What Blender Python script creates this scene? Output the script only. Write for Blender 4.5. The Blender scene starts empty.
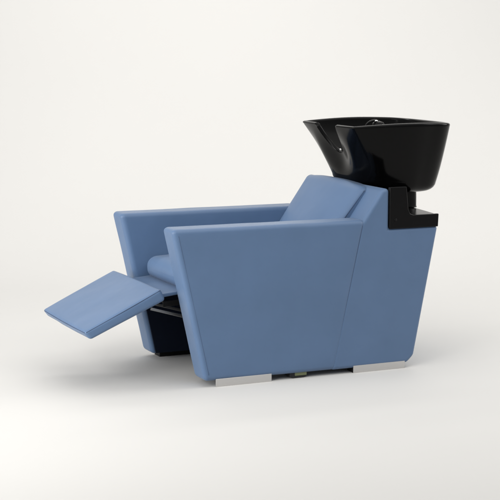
import bpy, bmesh, math, random
from mathutils import Vector, Matrix, noise

S = bpy.context.scene
C = S.collection

# ------------------------------------------------------------------ camera
cam_d = bpy.data.cameras.new("camera")
cam = bpy.data.objects.new("camera", cam_d)
C.objects.link(cam)
S.camera = cam
cam_d.sensor_width = 36.0
cam_d.lens = 1580.0 / 500.0 * 36.0
cam_d.clip_start = 0.1
cam_d.clip_end = 200.0
XA = Vector((0.9114637, 0.05799755, -0.40727167))      # world X, Y, Z axes seen from the camera
YA = Vector((-0.41138052, 0.12850064, -0.90236005))
ZA = XA.cross(YA)
M3 = Matrix((XA, YA, ZA))
cam.matrix_world = Matrix.Translation((-2.38209623, -5.593427, 1.41)) @ M3.to_4x4()

S.view_settings.view_transform = 'Standard'
S.view_settings.look = 'None'
S.view_settings.exposure = 0.04
S.view_settings.gamma = 1.0

# ------------------------------------------------------------------ world: dim studio room
W = bpy.data.worlds.new("World")
S.world = W
W.use_nodes = True
_N, _L = W.node_tree.nodes, W.node_tree.links
bg = _N['Background']
_tc = _N.new('ShaderNodeTexCoord'); _sx = _N.new('ShaderNodeSeparateXYZ'); _cr = _N.new('ShaderNodeValToRGB')
_L.new(_tc.outputs['Generated'], _sx.inputs[0]); _L.new(_sx.outputs['Z'], _cr.inputs['Fac'])
_cr.color_ramp.elements[0].position = 0.0; _cr.color_ramp.elements[0].color = (0.42, 0.42, 0.42, 1)
_cr.color_ramp.elements[1].position = 0.9; _cr.color_ramp.elements[1].color = (1.0, 0.99, 0.975, 1)
_L.new(_cr.outputs['Color'], bg.inputs[0])
bg.inputs[1].default_value = 0.82

# ------------------------------------------------------------------ studio lamps and added fill lights
def softbox(name, loc, aim, sx, sy, watts, col=(1, 0.985, 0.96)):
    d = bpy.data.lights.new(name, 'AREA')
    d.shape = 'RECTANGLE'; d.size = sx; d.size_y = sy
    d.energy = watts; d.color = col
    o = bpy.data.objects.new(name, d); C.objects.link(o)
    o.location = loc
    o.rotation_euler = (Vector(aim) - Vector(loc)).to_track_quat('-Z', 'Y').to_euler()
    return o
softbox('overhead_softbox', (0.6, -0.7, 3.4), (0.6, -0.7, 0.0), 5.2, 3.8, 42)
softbox('front_softbox', (0.2, -1.05, 2.3), (0.35, 0.0, 0.75), 1.8, 0.6, 6)
softbox('shadow_fill_light', (-2.7, -1.9, 1.9), (-0.35, 0.35, 0.0), 1.3, 1.3, 8.0).data.spread = math.radians(62)  # added unseen lamp that lightens the floor shadow below the footrest
softbox('right_fill_light', (4.6, -0.8, 2.6), (1.8, 0.2, 0.0), 2.2, 2.2, 85)  # added unseen fill that evens out the floor and backdrop on the right
softbox('left_softbox', (-4.2, 0.2, 1.0), (0.1, 0.6, 0.6), 2.2, 1.8, 150)
softbox('backdrop_softbox', (2.0, 3.8, 4.8), (2.0, 6.0, 0.0), 6.4, 1.5, 182)

# ------------------------------------------------------------------ materials
def nt(name):
    m = bpy.data.materials.new(name); m.use_nodes = True
    t = m.node_tree
    return m, t, t.nodes['Principled BSDF']
def setin(b, **k):
    for a, v in k.items():
        b.inputs[a.replace('_', ' ')].default_value = v

def upholstery():
    m, t, b = nt('blue_upholstery')
    N, L = t.nodes, t.links
    tc = N.new('ShaderNodeTexCoord')
    n1 = N.new('ShaderNodeTexNoise'); n1.inputs['Scale'].default_value = 5.0; n1.inputs['Detail'].default_value = 3
    cr = N.new('ShaderNodeValToRGB')
    cr.color_ramp.elements[0].position = 0.3; cr.color_ramp.elements[0].color = (0.073, 0.130, 0.234, 1)
    cr.color_ramp.elements[1].position = 0.7; cr.color_ramp.elements[1].color = (0.081, 0.142, 0.256, 1)
    L.new(tc.outputs['Object'], n1.inputs['Vector']); L.new(n1.outputs['Fac'], cr.inputs['Fac'])
    L.new(cr.outputs['Color'], b.inputs['Base Color'])
    # leather-cloth grain
    vo = N.new('ShaderNodeTexVoronoi'); vo.inputs['Scale'].default_value = 420.0
    L.new(tc.outputs['Object'], vo.inputs['Vector'])
    b1 = N.new('ShaderNodeBump'); b1.inputs['Strength'].default_value = 0.24; b1.inputs['Distance'].default_value = 0.0006
    L.new(vo.outputs['Distance'], b1.inputs['Height'])
    # soft padding undulation
    n2 = N.new('ShaderNodeTexNoise'); n2.inputs['Scale'].default_value = 6.5; n2.inputs['Detail'].default_value = 2
    L.new(tc.outputs['Object'], n2.inputs['Vector'])
    b2 = N.new('ShaderNodeBump'); b2.inputs['Strength'].default_value = 0.5; b2.inputs['Distance'].default_value = 0.008
    L.new(n2.outputs['Fac'], b2.inputs['Height']); L.new(b1.outputs['Normal'], b2.inputs['Normal'])
    L.new(b2.outputs['Normal'], b.inputs['Normal'])
    setin(b, Roughness=0.46, IOR=1.45)
    b.inputs['Sheen Weight'].default_value = 0.08
    b.inputs['Sheen Roughness'].default_value = 0.5
    return m
BLUE = upholstery()

def seam_mat():
    m, t, b = nt('seam_thread'); setin(b, Base_Color=(0.030, 0.055, 0.115, 1), Roughness=0.7); return m
SEAM = seam_mat()
m_, t_, b_ = nt('dark_navy_shade'); setin(b_, Base_Color=(0.006, 0.010, 0.022, 1), Roughness=0.8); NAVY = m_  # shade of the arms' inner faces put into the colour
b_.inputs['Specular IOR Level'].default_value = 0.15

def black(name, rough, base=0.006, bump=0.0, scale=300, coat=0.0):
    m, t, b = nt(name)
    N, L = t.nodes, t.links
    setin(b, Base_Color=(base, base, base * 1.1, 1), Roughness=rough, IOR=1.45)
    b.inputs['Coat Weight'].default_value = coat
    b.inputs['Coat Roughness'].default_value = 0.06
    tc = N.new('ShaderNodeTexCoord')
    n = N.new('ShaderNodeTexNoise'); n.inputs['Scale'].default_value = scale; n.inputs['Detail'].default_value = 3
    L.new(tc.outputs['Object'], n.inputs['Vector'])
    mr = N.new('ShaderNodeMapRange'); mr.inputs['To Min'].default_value = rough * 0.85; mr.inputs['To Max'].default_value = rough * 1.2
    L.new(n.outputs['Fac'], mr.inputs['Value']); L.new(mr.outputs['Result'], b.inputs['Roughness'])
    if bump:
        bm = N.new('ShaderNodeBump'); bm.inputs['Strength'].default_value = bump; bm.inputs['Distance'].default_value = 0.0008
        L.new(n.outputs['Fac'], bm.inputs['Height']); L.new(bm.outputs['Normal'], b.inputs['Normal'])
    return m
GLOSS = black('black_glazed_ceramic', 0.13, 0.0015, 0.0, 8)
GLOSS.node_tree.nodes['Principled BSDF'].inputs['Specular IOR Level'].default_value = 0.14
SATIN = black('black_satin_plastic', 0.22, 0.003, 0.15, 500)
DARK = black('black_painted_metal', 0.55, 0.004, 0.1, 200)
SATIN.node_tree.nodes['Principled BSDF'].inputs['Specular IOR Level'].default_value = 0.18
DARK.node_tree.nodes['Principled BSDF'].inputs['Specular IOR Level'].default_value = 0.25
RUBBER = black('dark_rubber', 0.75, 0.015, 0.2, 200)

def steel(name, base, rough):
    m, t, b = nt(name)
    N, L = t.nodes, t.links
    setin(b, Base_Color=base, Metallic=1.0, Roughness=rough)
    tc = N.new('ShaderNodeTexCoord'); mp = N.new('ShaderNodeMapping')
    mp.inputs['Scale'].default_value = (6, 6, 900)
    n = N.new('ShaderNodeTexNoise'); n.inputs['Scale'].default_value = 1.0; n.inputs['Detail'].default_value = 4
    L.new(tc.outputs['Object'], mp.inputs['Vector']); L.new(mp.outputs['Vector'], n.inputs['Vector'])
    mr = N.new('ShaderNodeMapRange'); mr.inputs['To Min'].default_value = rough * 0.7; mr.inputs['To Max'].default_value = rough * 1.5
    L.new(n.outputs['Fac'], mr.inputs['Value']); L.new(mr.outputs['Result'], b.inputs['Roughness'])
    return m
STEEL = steel('brushed_steel', (0.62, 0.61, 0.60, 1), 0.28)
CHROME = steel('polished_chrome', (0.8, 0.8, 0.8, 1), 0.08)

m_, t_, b_ = nt('pale_green_plastic'); setin(b_, Base_Color=(0.17, 0.19, 0.10, 1), Roughness=0.6); GREEN = m_

def backdrop_mat():
    m, t, b = nt('white_studio_paper')
    N, L = t.nodes, t.links
    tc = N.new('ShaderNodeTexCoord')
    n = N.new('ShaderNodeTexNoise'); n.inputs['Scale'].default_value = 0.8; n.inputs['Detail'].default_value = 4
    cr = N.new('ShaderNodeValToRGB')
    cr.color_ramp.elements[0].color = (0.545, 0.540, 0.528, 1)
    cr.color_ramp.elements[1].color = (0.565, 0.560, 0.547, 1)
    L.new(tc.outputs['Object'], n.inputs['Vector']); L.new(n.outputs['Fac'], cr.inputs['Fac'])
    L.new(cr.outputs['Color'], b.inputs['Base Color'])
    setin(b, Roughness=0.75, IOR=1.3)
    return m
PAPER = backdrop_mat()

# ------------------------------------------------------------------ the setting: seamless studio sweep
def build_floor():
    bm = bmesh.new()
    R = 3.0; y0 = 1.9                    # sweep starts y0 behind the chair, in the frame turned to the view
    prof = [(-9.0, 0.0)]
    k = 0
    for i in range(1, 12): prof.append((-9.0 + (9.0 + y0) * i / 12, 0.0))
    for i in range(0, 49):
        a = math.pi / 2 * i / 48
        prof.append((y0 + R * math.sin(a), R - R * math.cos(a)))
    prof.append((y0 + R, 6.5))
    rows = []
    for d, z in prof:
        rows.append([bm.verts.new((s, d, z)) for s in (-9, -4, 0, 4, 9)])
    for a, b in zip(rows, rows[1:]):
        for i in range(4): bm.faces.new((a[i], a[i + 1], b[i + 1], b[i]))
    me = bpy.data.meshes.new('floor'); bm.to_mesh(me); bm.free()
    for p in me.polygons: p.use_smooth = True
    me.materials.append(PAPER)
    o = bpy.data.objects.new('floor', me); C.objects.link(o)
    o.location = (0.35, 0.35, 0)
    o.rotation_euler = (0, 0, -math.radians(24))
    o['kind'] = 'structure'
    return o
build_floor()

# ------------------------------------------------------------------ helpers
def link(name, bm, mat, parent, smooth=True, label=None):
    bmesh.ops.recalc_face_normals(bm, faces=bm.faces)
    me = bpy.data.meshes.new(name); bm.to_mesh(me); bm.free()
    for p in me.polygons: p.use_smooth = smooth
    me.materials.append(mat)
    o = bpy.data.objects.new(name, me); C.objects.link(o)
    if parent: o.parent = parent
    if label: o['label'] = label
    return o

def bevel(o, w, seg=4, ang=25):
    m = o.modifiers.new('bevel', 'BEVEL'); m.width = w; m.segments = seg
    m.limit_method = 'ANGLE'; m.angle_limit = math.radians(ang)
    m.harden_normals = True
    n = o.modifiers.new('wn', 'WEIGHTED_NORMAL'); n.keep_sharp = True
    return o

def prism_bm(profile, y0, y1, bm=None):
    """profile: (x,z) polygon extruded along y"""
    bm = bm or bmesh.new()
    a = [bm.verts.new((x, y0, z)) for x, z in profile]
    b = [bm.verts.new((x, y1, z)) for x, z in profile]
    n = len(profile)
    bm.faces.new(a); bm.faces.new(b[::-1])
    for i in range(n): bm.faces.new((a[i], b[i], b[(i + 1) % n], a[(i + 1) % n]))
    return bm

def box_bm(x0, x1, y0, y1, z0, z1, bm=None):
    return prism_bm([(x0, z0), (x1, z0), (x1, z1), (x0, z1)], y0, y1, bm)

def soft_box(quad, y0, y1, r, bulge=(0, 0, 0), n=28, crown=None, seed=0, wob=0.0, ry=None):
    """Padded block. quad = four (x,z) corners: bottom front, bottom back, top back, top front.
    r = edge radius, bulge = outward swelling of the (front/back, sides, top/bottom) faces."""
    bm = bmesh.new()
    A, B, D, E = [Vector(q) for q in quad]
    lx = ((B - A).length + (D - E).length) / 2; lz = ((E - A).length + (D - B).length) / 2; ly = y1 - y0
    # non uniform grid so that the rounded edges get enough faces
    def axis(L):
        rr = min(r, L * 0.499)
        k = 7; pts = [rr * (1 - math.cos(math.pi / 2 * i / k)) for i in range(k)]
        mid = [rr + (L - 2 * rr) * i / n for i in range(n + 1)]
        return pts + mid + [L - p for p in pts[::-1]]
    ax, ay, az = axis(lx), axis(ly), axis(lz)
    verts = {}
    def P(i, j, k):
        key = (i, j, k)
        if key in verts: return verts[key]
        p = Vector((ax[i], ay[j], az[k])); L = Vector((lx, ly, lz))
        q = Vector([min(max(p[c], min(r, L[c] / 2)), L[c] - min(r, L[c] / 2)) for c in range(3)])
        d = p - q
        if d.length > 1e-9:
            # map the cube corner shell onto a sphere shell
            m = max(abs(c) for c in d)
            d = d.normalized() * m if m > 0 else d
        p2 = q + d
        u, v, w = p2.x / lx, p2.y / ly, p2.z / lz
        f = lambda t: max(0.0, 1 - (2 * t - 1) ** 2)
        du = bulge[0] * f(v) * f(w) * (2 * u - 1)
        dv = bulge[1] * f(u) * f(w) * (2 * v - 1)
        dw = bulge[2] * f(u) * f(v) * (2 * w - 1)
        pt = A * (1 - u) * (1 - w) + B * u * (1 - w) + D * u * w + E * (1 - u) * w
        ex = ((B - A) + (D - E)).normalized(); ez = ((E - A) + (D - B)).normalized()
        pt = pt + ex * du + ez * dw
        y = y0 + v * ly + dv
        P3 = Vector((pt.x, y, pt.y))
        if crown: P3 = crown(P3, u, v, w)
        if wob:
            P3 = P3 + noise.noise_vector(P3 * 7.0 + Vector((seed, seed, 0))) * wob
        verts[key] = bm.verts.new(P3)
        return verts[key]
    I, J, K = len(ax) - 1, len(ay) - 1, len(az) - 1
    for i in range(I):
        for j in range(J):
            bm.faces.new((P(i, j, 0), P(i, j + 1, 0), P(i + 1, j + 1, 0), P(i + 1, j, 0)))
            bm.faces.new((P(i, j, K), P(i + 1, j, K), P(i + 1, j + 1, K), P(i, j + 1, K)))
    for i in range(I):
        for k in range(K):
            bm.faces.new((P(i, 0, k), P(i + 1, 0, k), P(i + 1, 0, k + 1), P(i, 0, k + 1)))
            bm.faces.new((P(i, J, k), P(i, J, k + 1), P(i + 1, J, k + 1), P(i + 1, J, k)))
    for j in range(J):
        for k in range(K):
            bm.faces.new((P(0, j, k), P(0, j, k + 1), P(0, j + 1, k + 1), P(0, j + 1, k)))
            bm.faces.new((P(I, j, k), P(I, j + 1, k), P(I, j + 1, k + 1), P(I, j, k + 1)))
    return bm

def tube_bm(pts, rad, seg=12, bm=None, closed=False):
    bm = bm or bmesh.new()
    pts = [Vector(p) for p in pts]
    rings = []; n = len(pts); up = None
    for i, p in enumerate(pts):
        if closed: t = (pts[(i + 1) % n] - pts[i - 1]).normalized()
        else: t = (pts[min(i + 1, n - 1)] - pts[max(i - 1, 0)]).normalized()
        if up is None:
            up = Vector((0, 0, 1)) if abs(t.z) < 0.9 else Vector((1, 0, 0))
        s = t.cross(up).normalized(); up = s.cross(t).normalized()
        rr = rad[i] if isinstance(rad, (list, tuple)) else rad
        rings.append([bm.verts.new(p + (s * math.cos(2 * math.pi * k / seg) + up * math.sin(2 * math.pi * k / seg)) * rr) for k in range(seg)])
    m = n if closed else n - 1
    for i in range(m):
        a, b = rings[i], rings[(i + 1) % n]
        for k in range(seg): bm.faces.new((a[k], a[(k + 1) % seg], b[(k + 1) % seg], b[k]))
    if not closed:
        bm.faces.new(rings[0][::-1]); bm.faces.new(rings[-1])
    return bm

def lathe_bm(prof, centre, seg=32, bm=None, axis='z'):
    bm = bm or bmesh.new()
    c = Vector(centre); rings = []
    for r, h in prof:
        ring = []
        for k in range(seg):
            a = 2 * math.pi * k / seg
            v = Vector((r * math.cos(a), r * math.sin(a), h)) if axis == 'z' else Vector((r * math.cos(a), h, r * math.sin(a)))
            ring.append(bm.verts.new(c + v))
        rings.append(ring)
    for a, b in zip(rings, rings[1:]):
        for k in range(seg): bm.faces.new((a[k], a[(k + 1) % seg], b[(k + 1) % seg], b[k]))
    bm.faces.new(rings[0][::-1]); bm.faces.new(rings[-1])
    return bm

# ------------------------------------------------------------------ THE CHAIR
WID = 0.70
chair = bpy.data.objects.new('shampoo_chair', None); C.objects.link(chair)
chair.empty_display_size = 0.2
chair['label'] = 'blue upholstered salon shampoo chair with black wash basin and raised footrest'
chair['category'] = 'salon chair'

# --- two padded arms, trapezoid in side view
ARM = [(-0.050, 0.024), (0.524, 0.020), (0.660, 0.628), (-0.185, 0.632)]
for k, (a, b) in enumerate(((0.0, 0.115), (WID - 0.115, WID))):
    bm = soft_box(ARM, a, b, 0.020, (0.0, 0.0035, 0.0), n=30, wob=0.0012, seed=k * 9)
    arm = link('armrest', bm, BLUE, chair)
    # thin seam that closes the inner cover along the arm's front edge
    yi = b - 0.004 if k == 0 else a + 0.004

# --- rear body: closed shell that carries the basin
REAR = [(0.504, 0.020), (0.860, 0.020), (0.892, 0.050), (0.999, 0.588), (0.766, 0.588), (0.766, 0.752),
        (0.735, 0.750), (0.649, 0.628), (0.638, 0.616)]
bm = prism_bm(REAR, 0.0, WID)
rear = bevel(link('rear_body', bm, BLUE, chair), 0.018, 7, 12)
# seam lines where arm cover and rear cover meet
for ys in (0.0032, WID - 0.0032):
    bm = tube_bm([(0.517 + (0.6445 - 0.517) * t / 12, ys, 0.035 + (0.606 - 0.035) * t / 12) for t in range(13)], 0.0018, 8)
    link('seam', bm, SEAM, rear)

# --- seat cushion
SEAT = [(-0.078, 0.358), (0.60, 0.352), (0.60, 0.458), (-0.084, 0.452)]
bm = soft_box(SEAT, 0.120, 0.580, 0.043, (0.010, 0.0, 0.018), n=24, wob=0.002, seed=3)
seat = link('seat_cushion', bm, BLUE, chair)

# --- backrest cushion
def crown(P, u, v, w):
    P = P.copy()
    c = max(0.0, 1 - abs((v - 0.56) / 0.56) ** 2.2)
    P.z += 0.020 * c * w
    g = max(0.0, 1 - v / 0.4) ** 2
    P.x += 0.026 * g * w ** 1.6; P.z -= 0.006 * g * w
    return P
BACK = [(0.43, 0.40), (0.60, 0.40), (0.765, 0.738), (0.684, 0.752)]
bm = soft_box(BACK, 0.122, 0.596, 0.024, (0.014, 0.0, 0.0), n=26, crown=crown, wob=0.002, seed=5)
back = link('backrest', bm, BLUE, chair)
# welt seam around the cushion's near and far edge
bm = bmesh.new()

# --- footrest pad + hinged flap
ca, sa = math.cos(math.radians(25.5)), math.sin(math.radians(25.5))
top_r, top_f = Vector((-0.203, 0.394)), Vector((-0.518, 0.246))
nrm = Vector((sa, -ca))
FOOT = [tuple(top_f + nrm * 0.040 + Vector((0.008, 0.004))), tuple(top_r + nrm * 0.052), tuple(top_r), tuple(top_f)]
bm = soft_box(FOOT, 0.078, 0.622, 0.013, (0.004, 0.003, 0.004), n=26, wob=0.0015, seed=8)
foot = link('footrest', bm, BLUE, chair)
FLAP = [(-0.195, 0.340), (-0.030, 0.358), (-0.030, 0.371), (-0.195, 0.356)]
bm = soft_box(FLAP, 0.160, 0.575, 0.006, (0, 0, 0.002), n=14, wob=0.001, seed=11)
flap = link('footrest_flap', bm, BLUE, chair)

# piped seams round the footrest pad (top panel to border) and along the armrest fronts and the backrest edge
def seam_run(pts, parent, r=0.0011):
    return link('seam', tube_bm(pts, r, 8), SEAM, parent)
tf, tr_ = top_f + nrm * 0.0052, top_r + nrm * 0.0058
ex = (tr_ - tf).normalized()
A_ = (tf + ex * 0.006); B_ = (tr_ - ex * 0.004)
near_y, far_y = 0.0805, 0.6195
P_ = lambda q, y: (q.x, y, q.y)
seam_run([P_(A_.lerp(B_, t / 20), near_y - 0.0030 * math.sin(math.pi * t / 20)) for t in range(21)], foot)
seam_run([P_(A_.lerp(B_, t / 20), far_y + 0.0030 * math.sin(math.pi * t / 20)) for t in range(21)], foot)
seam_run([P_(A_ - ex * (0.004 + 0.003 * math.sin(math.pi * t / 20)), near_y + 0.008 + (far_y - near_y - 0.016) * t / 20) for t in range(21)], foot)

bA, bE = Vector(BACK[0]), Vector(BACK[3])
for v, y in ((0.0, 0.1225), (1.0, 0.5955)):
    pts = []
    for t in range(25):
        w = 0.30 + 0.665 * t / 24
        q = bA.lerp(bE, w)
        pts.append(crown(Vector((q.x + 0.016, y, q.y)), 0.05, v, w))
    seam_run(pts, back, 0.0013)
aA, aE = Vector(ARM[0]), Vector(ARM[3])
for o_, y in zip([o for o in chair.children if o.name.startswith('armrest')], (-0.0002, WID + 0.0002)):
    seam_run([(aA.x + (aE.x - aA.x) * t / 24 + 0.0215, y, aA.y + (aE.y - aA.y) * t / 24) for t in range(1, 24)], o_, 0.0006)

# --- footrest linkage: two flat steel bars and cross tube
link_o = bpy.data.objects
def flat_bar(p, q, y, w, th, mat, name='linkage_bar', parent=None):
    p, q = Vector(p), Vector(q); d = (q - p).normalized(); n = Vector((-d.y, d.x)) * w / 2
    bm = prism_bm([tuple(p - n), tuple(q - n), tuple(q + n), tuple(p + n)], y - th / 2, y + th / 2)
    return bevel(link(name, bm, mat, parent or chair, smooth=True), 0.0015, 2)
MIDSTEEL = steel('dull_steel', (0.30, 0.30, 0.30, 1), 0.4)
for y in (0.50, 0.20):
    flat_bar((-0.200, 0.295), (0.16, 0.188), y, 0.012, 0.006, MIDSTEEL)
    flat_bar((-0.16, 0.315), (0.14, 0.325), y - 0.03, 0.022, 0.006, DARK)
bm = tube_bm([(-0.13, 0.17, 0.317), (-0.13, 0.53, 0.317)], 0.010, 16)
link('cross_tube', bm, DARK, chair)

# --- black steel under-seat housing between the arms
bm = box_bm(0.16, 0.50, 0.150, 0.584 - 0.03, 0.045, 0.335)
bevel(link('underseat_housing', bm, DARK, chair), 0.006, 3)
# dark panels added inside each arm, their colour stands in for shade
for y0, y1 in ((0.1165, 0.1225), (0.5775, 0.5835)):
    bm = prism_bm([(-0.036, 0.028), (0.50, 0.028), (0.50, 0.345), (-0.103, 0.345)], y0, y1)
    bevel(link('shade_panel', bm, NAVY, chair), 0.002, 2)
# base plate closing the underside
bm = box_bm(0.26, 0.82, 0.05, 0.65, 0.030, 0.0445)
link('base_plate', bm, DARK, chair, smooth=False)

# --- four legs: steel face plate over a black foot block
def leg(x0, x1, side, h, back=0.0):
    ya, yb = (0.0010, 0.0050) if side == 'near' else (WID - 0.014, WID - 0.010)
    o = bevel(link('leg', box_bm(x0, x1, ya, yb, 0.0, h), STEEL, chair), 0.001, 2)
    ka, kb = (0.0052, 0.055) if side == 'near' else (0.625, WID - 0.0142)
    bevel(link('foot_block', box_bm(x0 + back, x1 - 0.004, ka, kb, 0.0, h), DARK, o), 0.002, 2)
leg(-0.004, 0.238, 'near', 0.0315, 0.07)
leg(0.607, 0.848, 'near', 0.0315)
leg(-0.001, 0.227, 'far', 0.0375)
leg(0.578, 0.838, 'far', 0.0315)

# --- levelling foot, green faced with black rubber sole
bm = box_bm(0.348, 0.402, 0.016, 0.066, 0.0082, 0.0305)
lf = bevel(link('levelling_foot', bm, GREEN, chair), 0.002, 2)
bm = prism_bm([(0.340, 0.0), (0.388, 0.0), (0.404, 0.0080), (0.324, 0.0080)], 0.014, 0.068)
bevel(link('rubber_sole', bm, RUBBER, lf), 0.002, 2)
bm = box_bm(0.326, 0.3475, 0.016, 0.066, 0.0082, 0.0305)
link('rubber_block', bm, RUBBER, lf, smooth=False)

# --- black bracket: tray round the rear with two raised cheeks
def tray_outline(inset, n=16):
    """ledge outline seen from above; rear edge bowed"""
    pts = [(0.768, 0.012)]
    x1 = 0.993 - inset; bow = 0.030
    ya, yb = 0.012, WID - 0.012; r = 0.030
    for i in range(7):
        a = -math.pi / 2 + math.pi / 2 * i / 6
        pts.append((x1 - r + r * math.cos(a), ya + r + r * math.sin(a)))
    for i in range(1, n):
        t = i / n; y = ya + r + (yb - ya - 2 * r) * t
        pts.append((x1 + bow * math.sin(math.pi * t), y))
    for i in range(7):
        a = math.pi / 2 * i / 6
        pts.append((x1 - r + r * math.cos(a), yb - r + r * math.sin(a)))
    pts.append((0.768, yb))
    return pts
bm = bmesh.new()
o_ = tray_outline(0.0)
lo = [bm.verts.new((x, y, 0.5895)) for x, y in o_]
hi = [bm.verts.new((x + 0.003 * (x > 0.8), y, 0.637)) for x, y in o_]
n = len(o_)
bm.faces.new(lo[::-1]); bm.faces.new(hi)
for i in range(n): bm.faces.new((lo[i], lo[(i + 1) % n], hi[(i + 1) % n], hi[i]))
tray = bevel(link('basin_bracket', bm, SATIN, chair), 0.004, 4, 40)
for ya, yb, top in ((-0.0035, 0.0115, 0.757), (WID - 0.0115, WID + 0.0035, 0.735)):
    bm = prism_bm([(0.7655, 0.5860), (0.9950, 0.5850), (0.9975, 0.6385), (0.878, 0.6385), (0.862, 0.645), (0.853, 0.662), (0.843, top), (0.7655, top)], ya, yb)
    ck = bevel(link('cheek_plate', bm, SATIN, tray), 0.003, 3, 20)
    ys = ya - 0.0005 if ya < 0 else yb + 0.0005
    bm = lathe_bm([(0.0001, -0.002), (0.0050, -0.0018), (0.0066, 0.0), (0.0050, 0.0018), (0.0001, 0.002)], (0.793, ys, 0.622), 20, axis='y')
    link('screw', bm, CHROME if False else SATIN, ck)
# cross wall between the cheeks and the tilting neck of the basin
bm = box_bm(0.776, 0.800, 0.022, WID - 0.022, 0.6375, 0.728)
bevel(link('cross_wall', bm, SATIN, tray), 0.003, 3)

def neck():
    bm = bmesh.new()
    lv = [(0.6375, 0.937, 0.087, 0.123), (0.645, 0.937, 0.085, 0.121), (0.68, 0.937, 0.085, 0.121), (0.71, 0.936, 0.085, 0.121), (0.735, 0.935, 0.085, 0.121)]
    rings = []
    for z, cx, rx, ry in lv:
        ring = []
        for k in range(40):
            a = 2 * math.pi * k / 40; c, s = math.cos(a), math.sin(a)
            e = 0.55
            ring.append(bm.verts.new((cx + 0.03 + rx * math.copysign(abs(c) ** e, c), 0.35 + ry * math.copysign(abs(s) ** e, s), z)))
        rings.append(ring)
    for a, b in zip(rings, rings[1:]):
        for k in range(40): bm.faces.new((a[k], a[(k + 1) % 40], b[(k + 1) % 40], b[k]))
    bm.faces.new(rings[0][::-1]); bm.faces.new(rings[-1])
    return bm
nk = link('basin_neck', neck(), SATIN, tray)

# --- the basin -------------------------------------------------------------
YC = 0.35
def lerp(a, b, t): return a + (b - a) * t
def section(t, inset=0.0):
    """half-plane outline of the bowl at height fraction t (0 = foot, 1 = rim): list of (x, y) all the way round"""
    s = t ** 0.8
    xn = lerp(0.752, 0.646, t)                     # nose (front middle)
    xc = lerp(0.885, 0.655, t ** 0.9)              # front corner
    hc = lerp(0.165, 0.240, s)
    xm = lerp(0.960, 0.900, t); hm = lerp(0.190, 0.264, s)
    xr = 1.112 + 0.058 * t ** 0.62                     # tail
    hr = lerp(0.178, 0.242, s)
    pts = []
    NF, NS, NR = 44, 30, 26
    P0 = Vector((xn, 0)); P2 = Vector((xc, hc)); P1 = Vector((lerp(0.745, 0.644, t), lerp(0.150, 0.16, t)))
    for i in range(NF):                            # front, from the nose to the corner
        u = i / NF; pts.append(P0 * (1 - u) ** 2 + P1 * 2 * u * (1 - u) + P2 * u * u)
    S0 = P2; S2 = Vector((xr - 0.13, hr)); S1 = Vector((xm, hm + 0.012))
    for i in range(NS):
        u = i / NS; pts.append(S0 * (1 - u) ** 2 + S1 * 2 * u * (1 - u) + S2 * u * u)
    for i in range(NR + 1):                        # rear corner: superellipse to the tail
        a = math.pi / 2 * (1 - i / NR)
        e = 0.66
        pts.append(Vector((xr - 0.13 + 0.13 * math.cos(a) ** e, hr * math.sin(a) ** e if a > 1e-6 else 0)))
    half = pts
    full = half + [Vector((p.x, -p.y)) for p in half[-2:0:-1]]
    # round the corners by local averaging, less near the rim
    kf = lerp(26, 5, min(1, t)); k = int(kf)
    sm = lambda P: [(P[i - 1] + P[i] * 2 + P[(i + 1) % len(P)]) / 4 for i in range(len(P))]
    for _ in range(k): full = sm(full)
    nx = sm(full); full = [a.lerp(b, kf - k) for a, b in zip(full, nx)]
    if inset:
        n = len(full); out = []
        for i in range(n):
            d = (full[(i + 1) % n] - full[i - 1]).normalized()
            out.append(full[i] + Vector((d.y, -d.x)) * inset)
        full = out
    return full
ZB, ZT = 0.700, 0.995
def rim_z(p):
    """rim height at outline point p (x, y about the middle): level with a U shaped neck notch at the front"""
    z = ZT + 0.009 * math.sin(max(0.0, min(1.0, (p.x - 0.66) / 0.52)) * math.pi)
    if p.x < 0.80:   # the front wall
        a = abs(p.y)
        if a < 0.10:
            q = max(0.0, 1 - (a / 0.090) ** 2.4)
            z -= 0.118 * min(1.0, q ** 0.75) if q > 0 else 0
    return z
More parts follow.
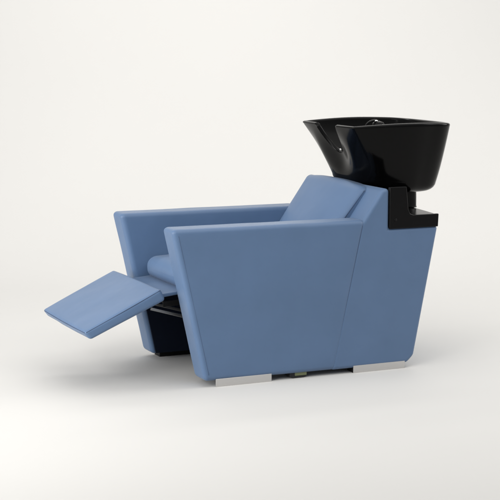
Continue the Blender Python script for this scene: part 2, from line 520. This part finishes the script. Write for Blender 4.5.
def basin():
    bm = bmesh.new()
    top = section(1.0)
    N = len(top)
    rz = [rim_z(p) for p in top]
    rows = []
    def out_pt(i, z, inset=0.0):
        t = max(0.0, min(1.0, (z - ZB) / (ZT - ZB)))
        return cache(t, inset)[i]
    _c = {}
    def scoop(p, t):
        # the front wall dips inwards below the neck notch
        if p.x > 0.80: return p
        q = max(0.0, 1 - (abs(p.y) / 0.15) ** 2) ** 2
        h = math.sin(math.pi * max(0.0, min(1.0, (t - 0.15) / 0.85))) ** 1.5
        return Vector((p.x + 0.034 * q * h, p.y))
    def cache(t, ins):
        key = (round(t * 160), round(ins, 4))
        if key not in _c:
            _c[key] = [scoop(p, key[0] / 160.0) for p in section(key[0] / 160.0, ins)]
        return _c[key]
    def interp(i, t, ins):
        a = t * 160; k = int(math.floor(a)); f = a - k
        k = min(k, 160); k2 = min(k + 1, 160)
        return cache(k / 160, ins)[i].lerp(cache(k2 / 160, ins)[i], f)
    # foot: closed rounded bottom that rises towards the front
    cen = Vector((0.94, 0.0))
    def foot_z(x): return 0.706 + 0.13 * max(0.0, 0.95 - x)
    tz = lambda z: max(0.0, min(1.0, (z - ZB) / (ZT - ZB)))
    start = [interp(i, tz(foot_z(top[i].x * 0.3 + 0.62) + 0.045), 0.0) for i in range(N)]
    z0 = [foot_z(p.x) + 0.045 for p in start]
    start = [interp(i, tz(z0[i]), 0.0) for i in range(N)]
    for s_, dz in ((0.02, 0.0), (0.4, 0.0), (0.62, 0.0), (0.74, 0.0015), (0.83, 0.005), (0.90, 0.0115), (0.95, 0.0205), (0.983, 0.032)):
        row = []
        for i in range(N):
            p = cen.lerp(start[i], s_)
            row.append(bm.verts.new((p.x, YC + p.y, lerp(foot_z(p.x), z0[i] - 0.045, s_) + dz)))
        rows.append(row)
    M = 40
    for j in range(M + 1):
        row = []
        for i in range(N):
            z = lerp(z0[i], rz[i] - 0.006, j / M)
            p = interp(i, tz(z), 0.0)
            row.append(bm.verts.new((p.x, YC + p.y, z)))
        rows.append(row)
    # rolled lip
    TH = 0.024
    for a in (22, 45, 68, 90, 112, 135, 158, 180):
        ins = TH / 2 * (1 - math.cos(math.radians(a))); dz = 0.010 * math.sin(math.radians(a)) if a < 180 else 0
        row = []
        for i in range(N):
            t = max(0, min(1, (rz[i] - ZB) / (ZT - ZB)))
            p = interp(i, t, ins)
            row.append(bm.verts.new((p.x, YC + p.y, rz[i] - 0.006 + dz)))
        rows.append(row)
    # inside of the bowl
    for j in range(1, 21):
        u = j / 20
        row = []
        for i in range(N):
            z = lerp(rz[i] - 0.006, 0.790, u)
            sc = lerp(1.0, 0.55, u ** 2.2)
            t = tz(z + 0.004)
            p = interp(i, t, TH)
            p = Vector((lerp(0.95, p.x, sc), p.y * sc))
            row.append(bm.verts.new((p.x, YC + p.y, z)))
        rows.append(row)
    for a, b in zip(rows, rows[1:]):
        for i in range(N): bm.faces.new((a[i], a[(i + 1) % N], b[(i + 1) % N], b[i]))
    bm.faces.new(rows[0][::-1]); bm.faces.new(rows[-1])
    return bm
bas = link('basin', basin(), GLOSS, chair)

# fittings in the basin
bm = lathe_bm([(0.0001, 0.0), (0.026, 0.0), (0.028, 0.003), (0.022, 0.005), (0.010, 0.004), (0.0001, 0.004)], (0.95, YC, 0.7905), 32)
link('drain', bm, CHROME, bas)
# tap body with a hose ring at the far side of the bowl
tx, ty = 0.985, 0.50
bm = lathe_bm([(0.0001, 0.86), (0.030, 0.86), (0.032, 0.960), (0.030, 0.978), (0.022, 0.988), (0.010, 0.992), (0.0001, 0.993)], (tx, ty, 0), 32)
tap = link('tap', bm, GLOSS, bas)
bm = tube_bm([(tx - 0.02 + 0.062 * math.cos(a), ty + 0.02 * math.cos(a), 0.945 + 0.052 * math.sin(a)) for a in [math.pi * i / 24 for i in range(25)]], 0.0045, 10)
link('hose', bm, GLOSS, tap)
bm = lathe_bm([(0.0001, 0.0), (0.009, 0.0), (0.010, 0.003), (0.006, 0.006), (0.0001, 0.0065)], (tx - 0.012, ty, 0.9915), 20)
link('tap_cap', bm, CHROME, tap)
# two small chrome beads added to make the glints in the notch
for dy in (-0.018, 0.028):
    bm = lathe_bm([(0.0001, -0.002), (0.0045, -0.001), (0.0055, 0.002), (0.003, 0.005), (0.0001, 0.006)], (0.735, YC + dy, 0.883), 16)
    link('glint_bead', bm, CHROME, bas)
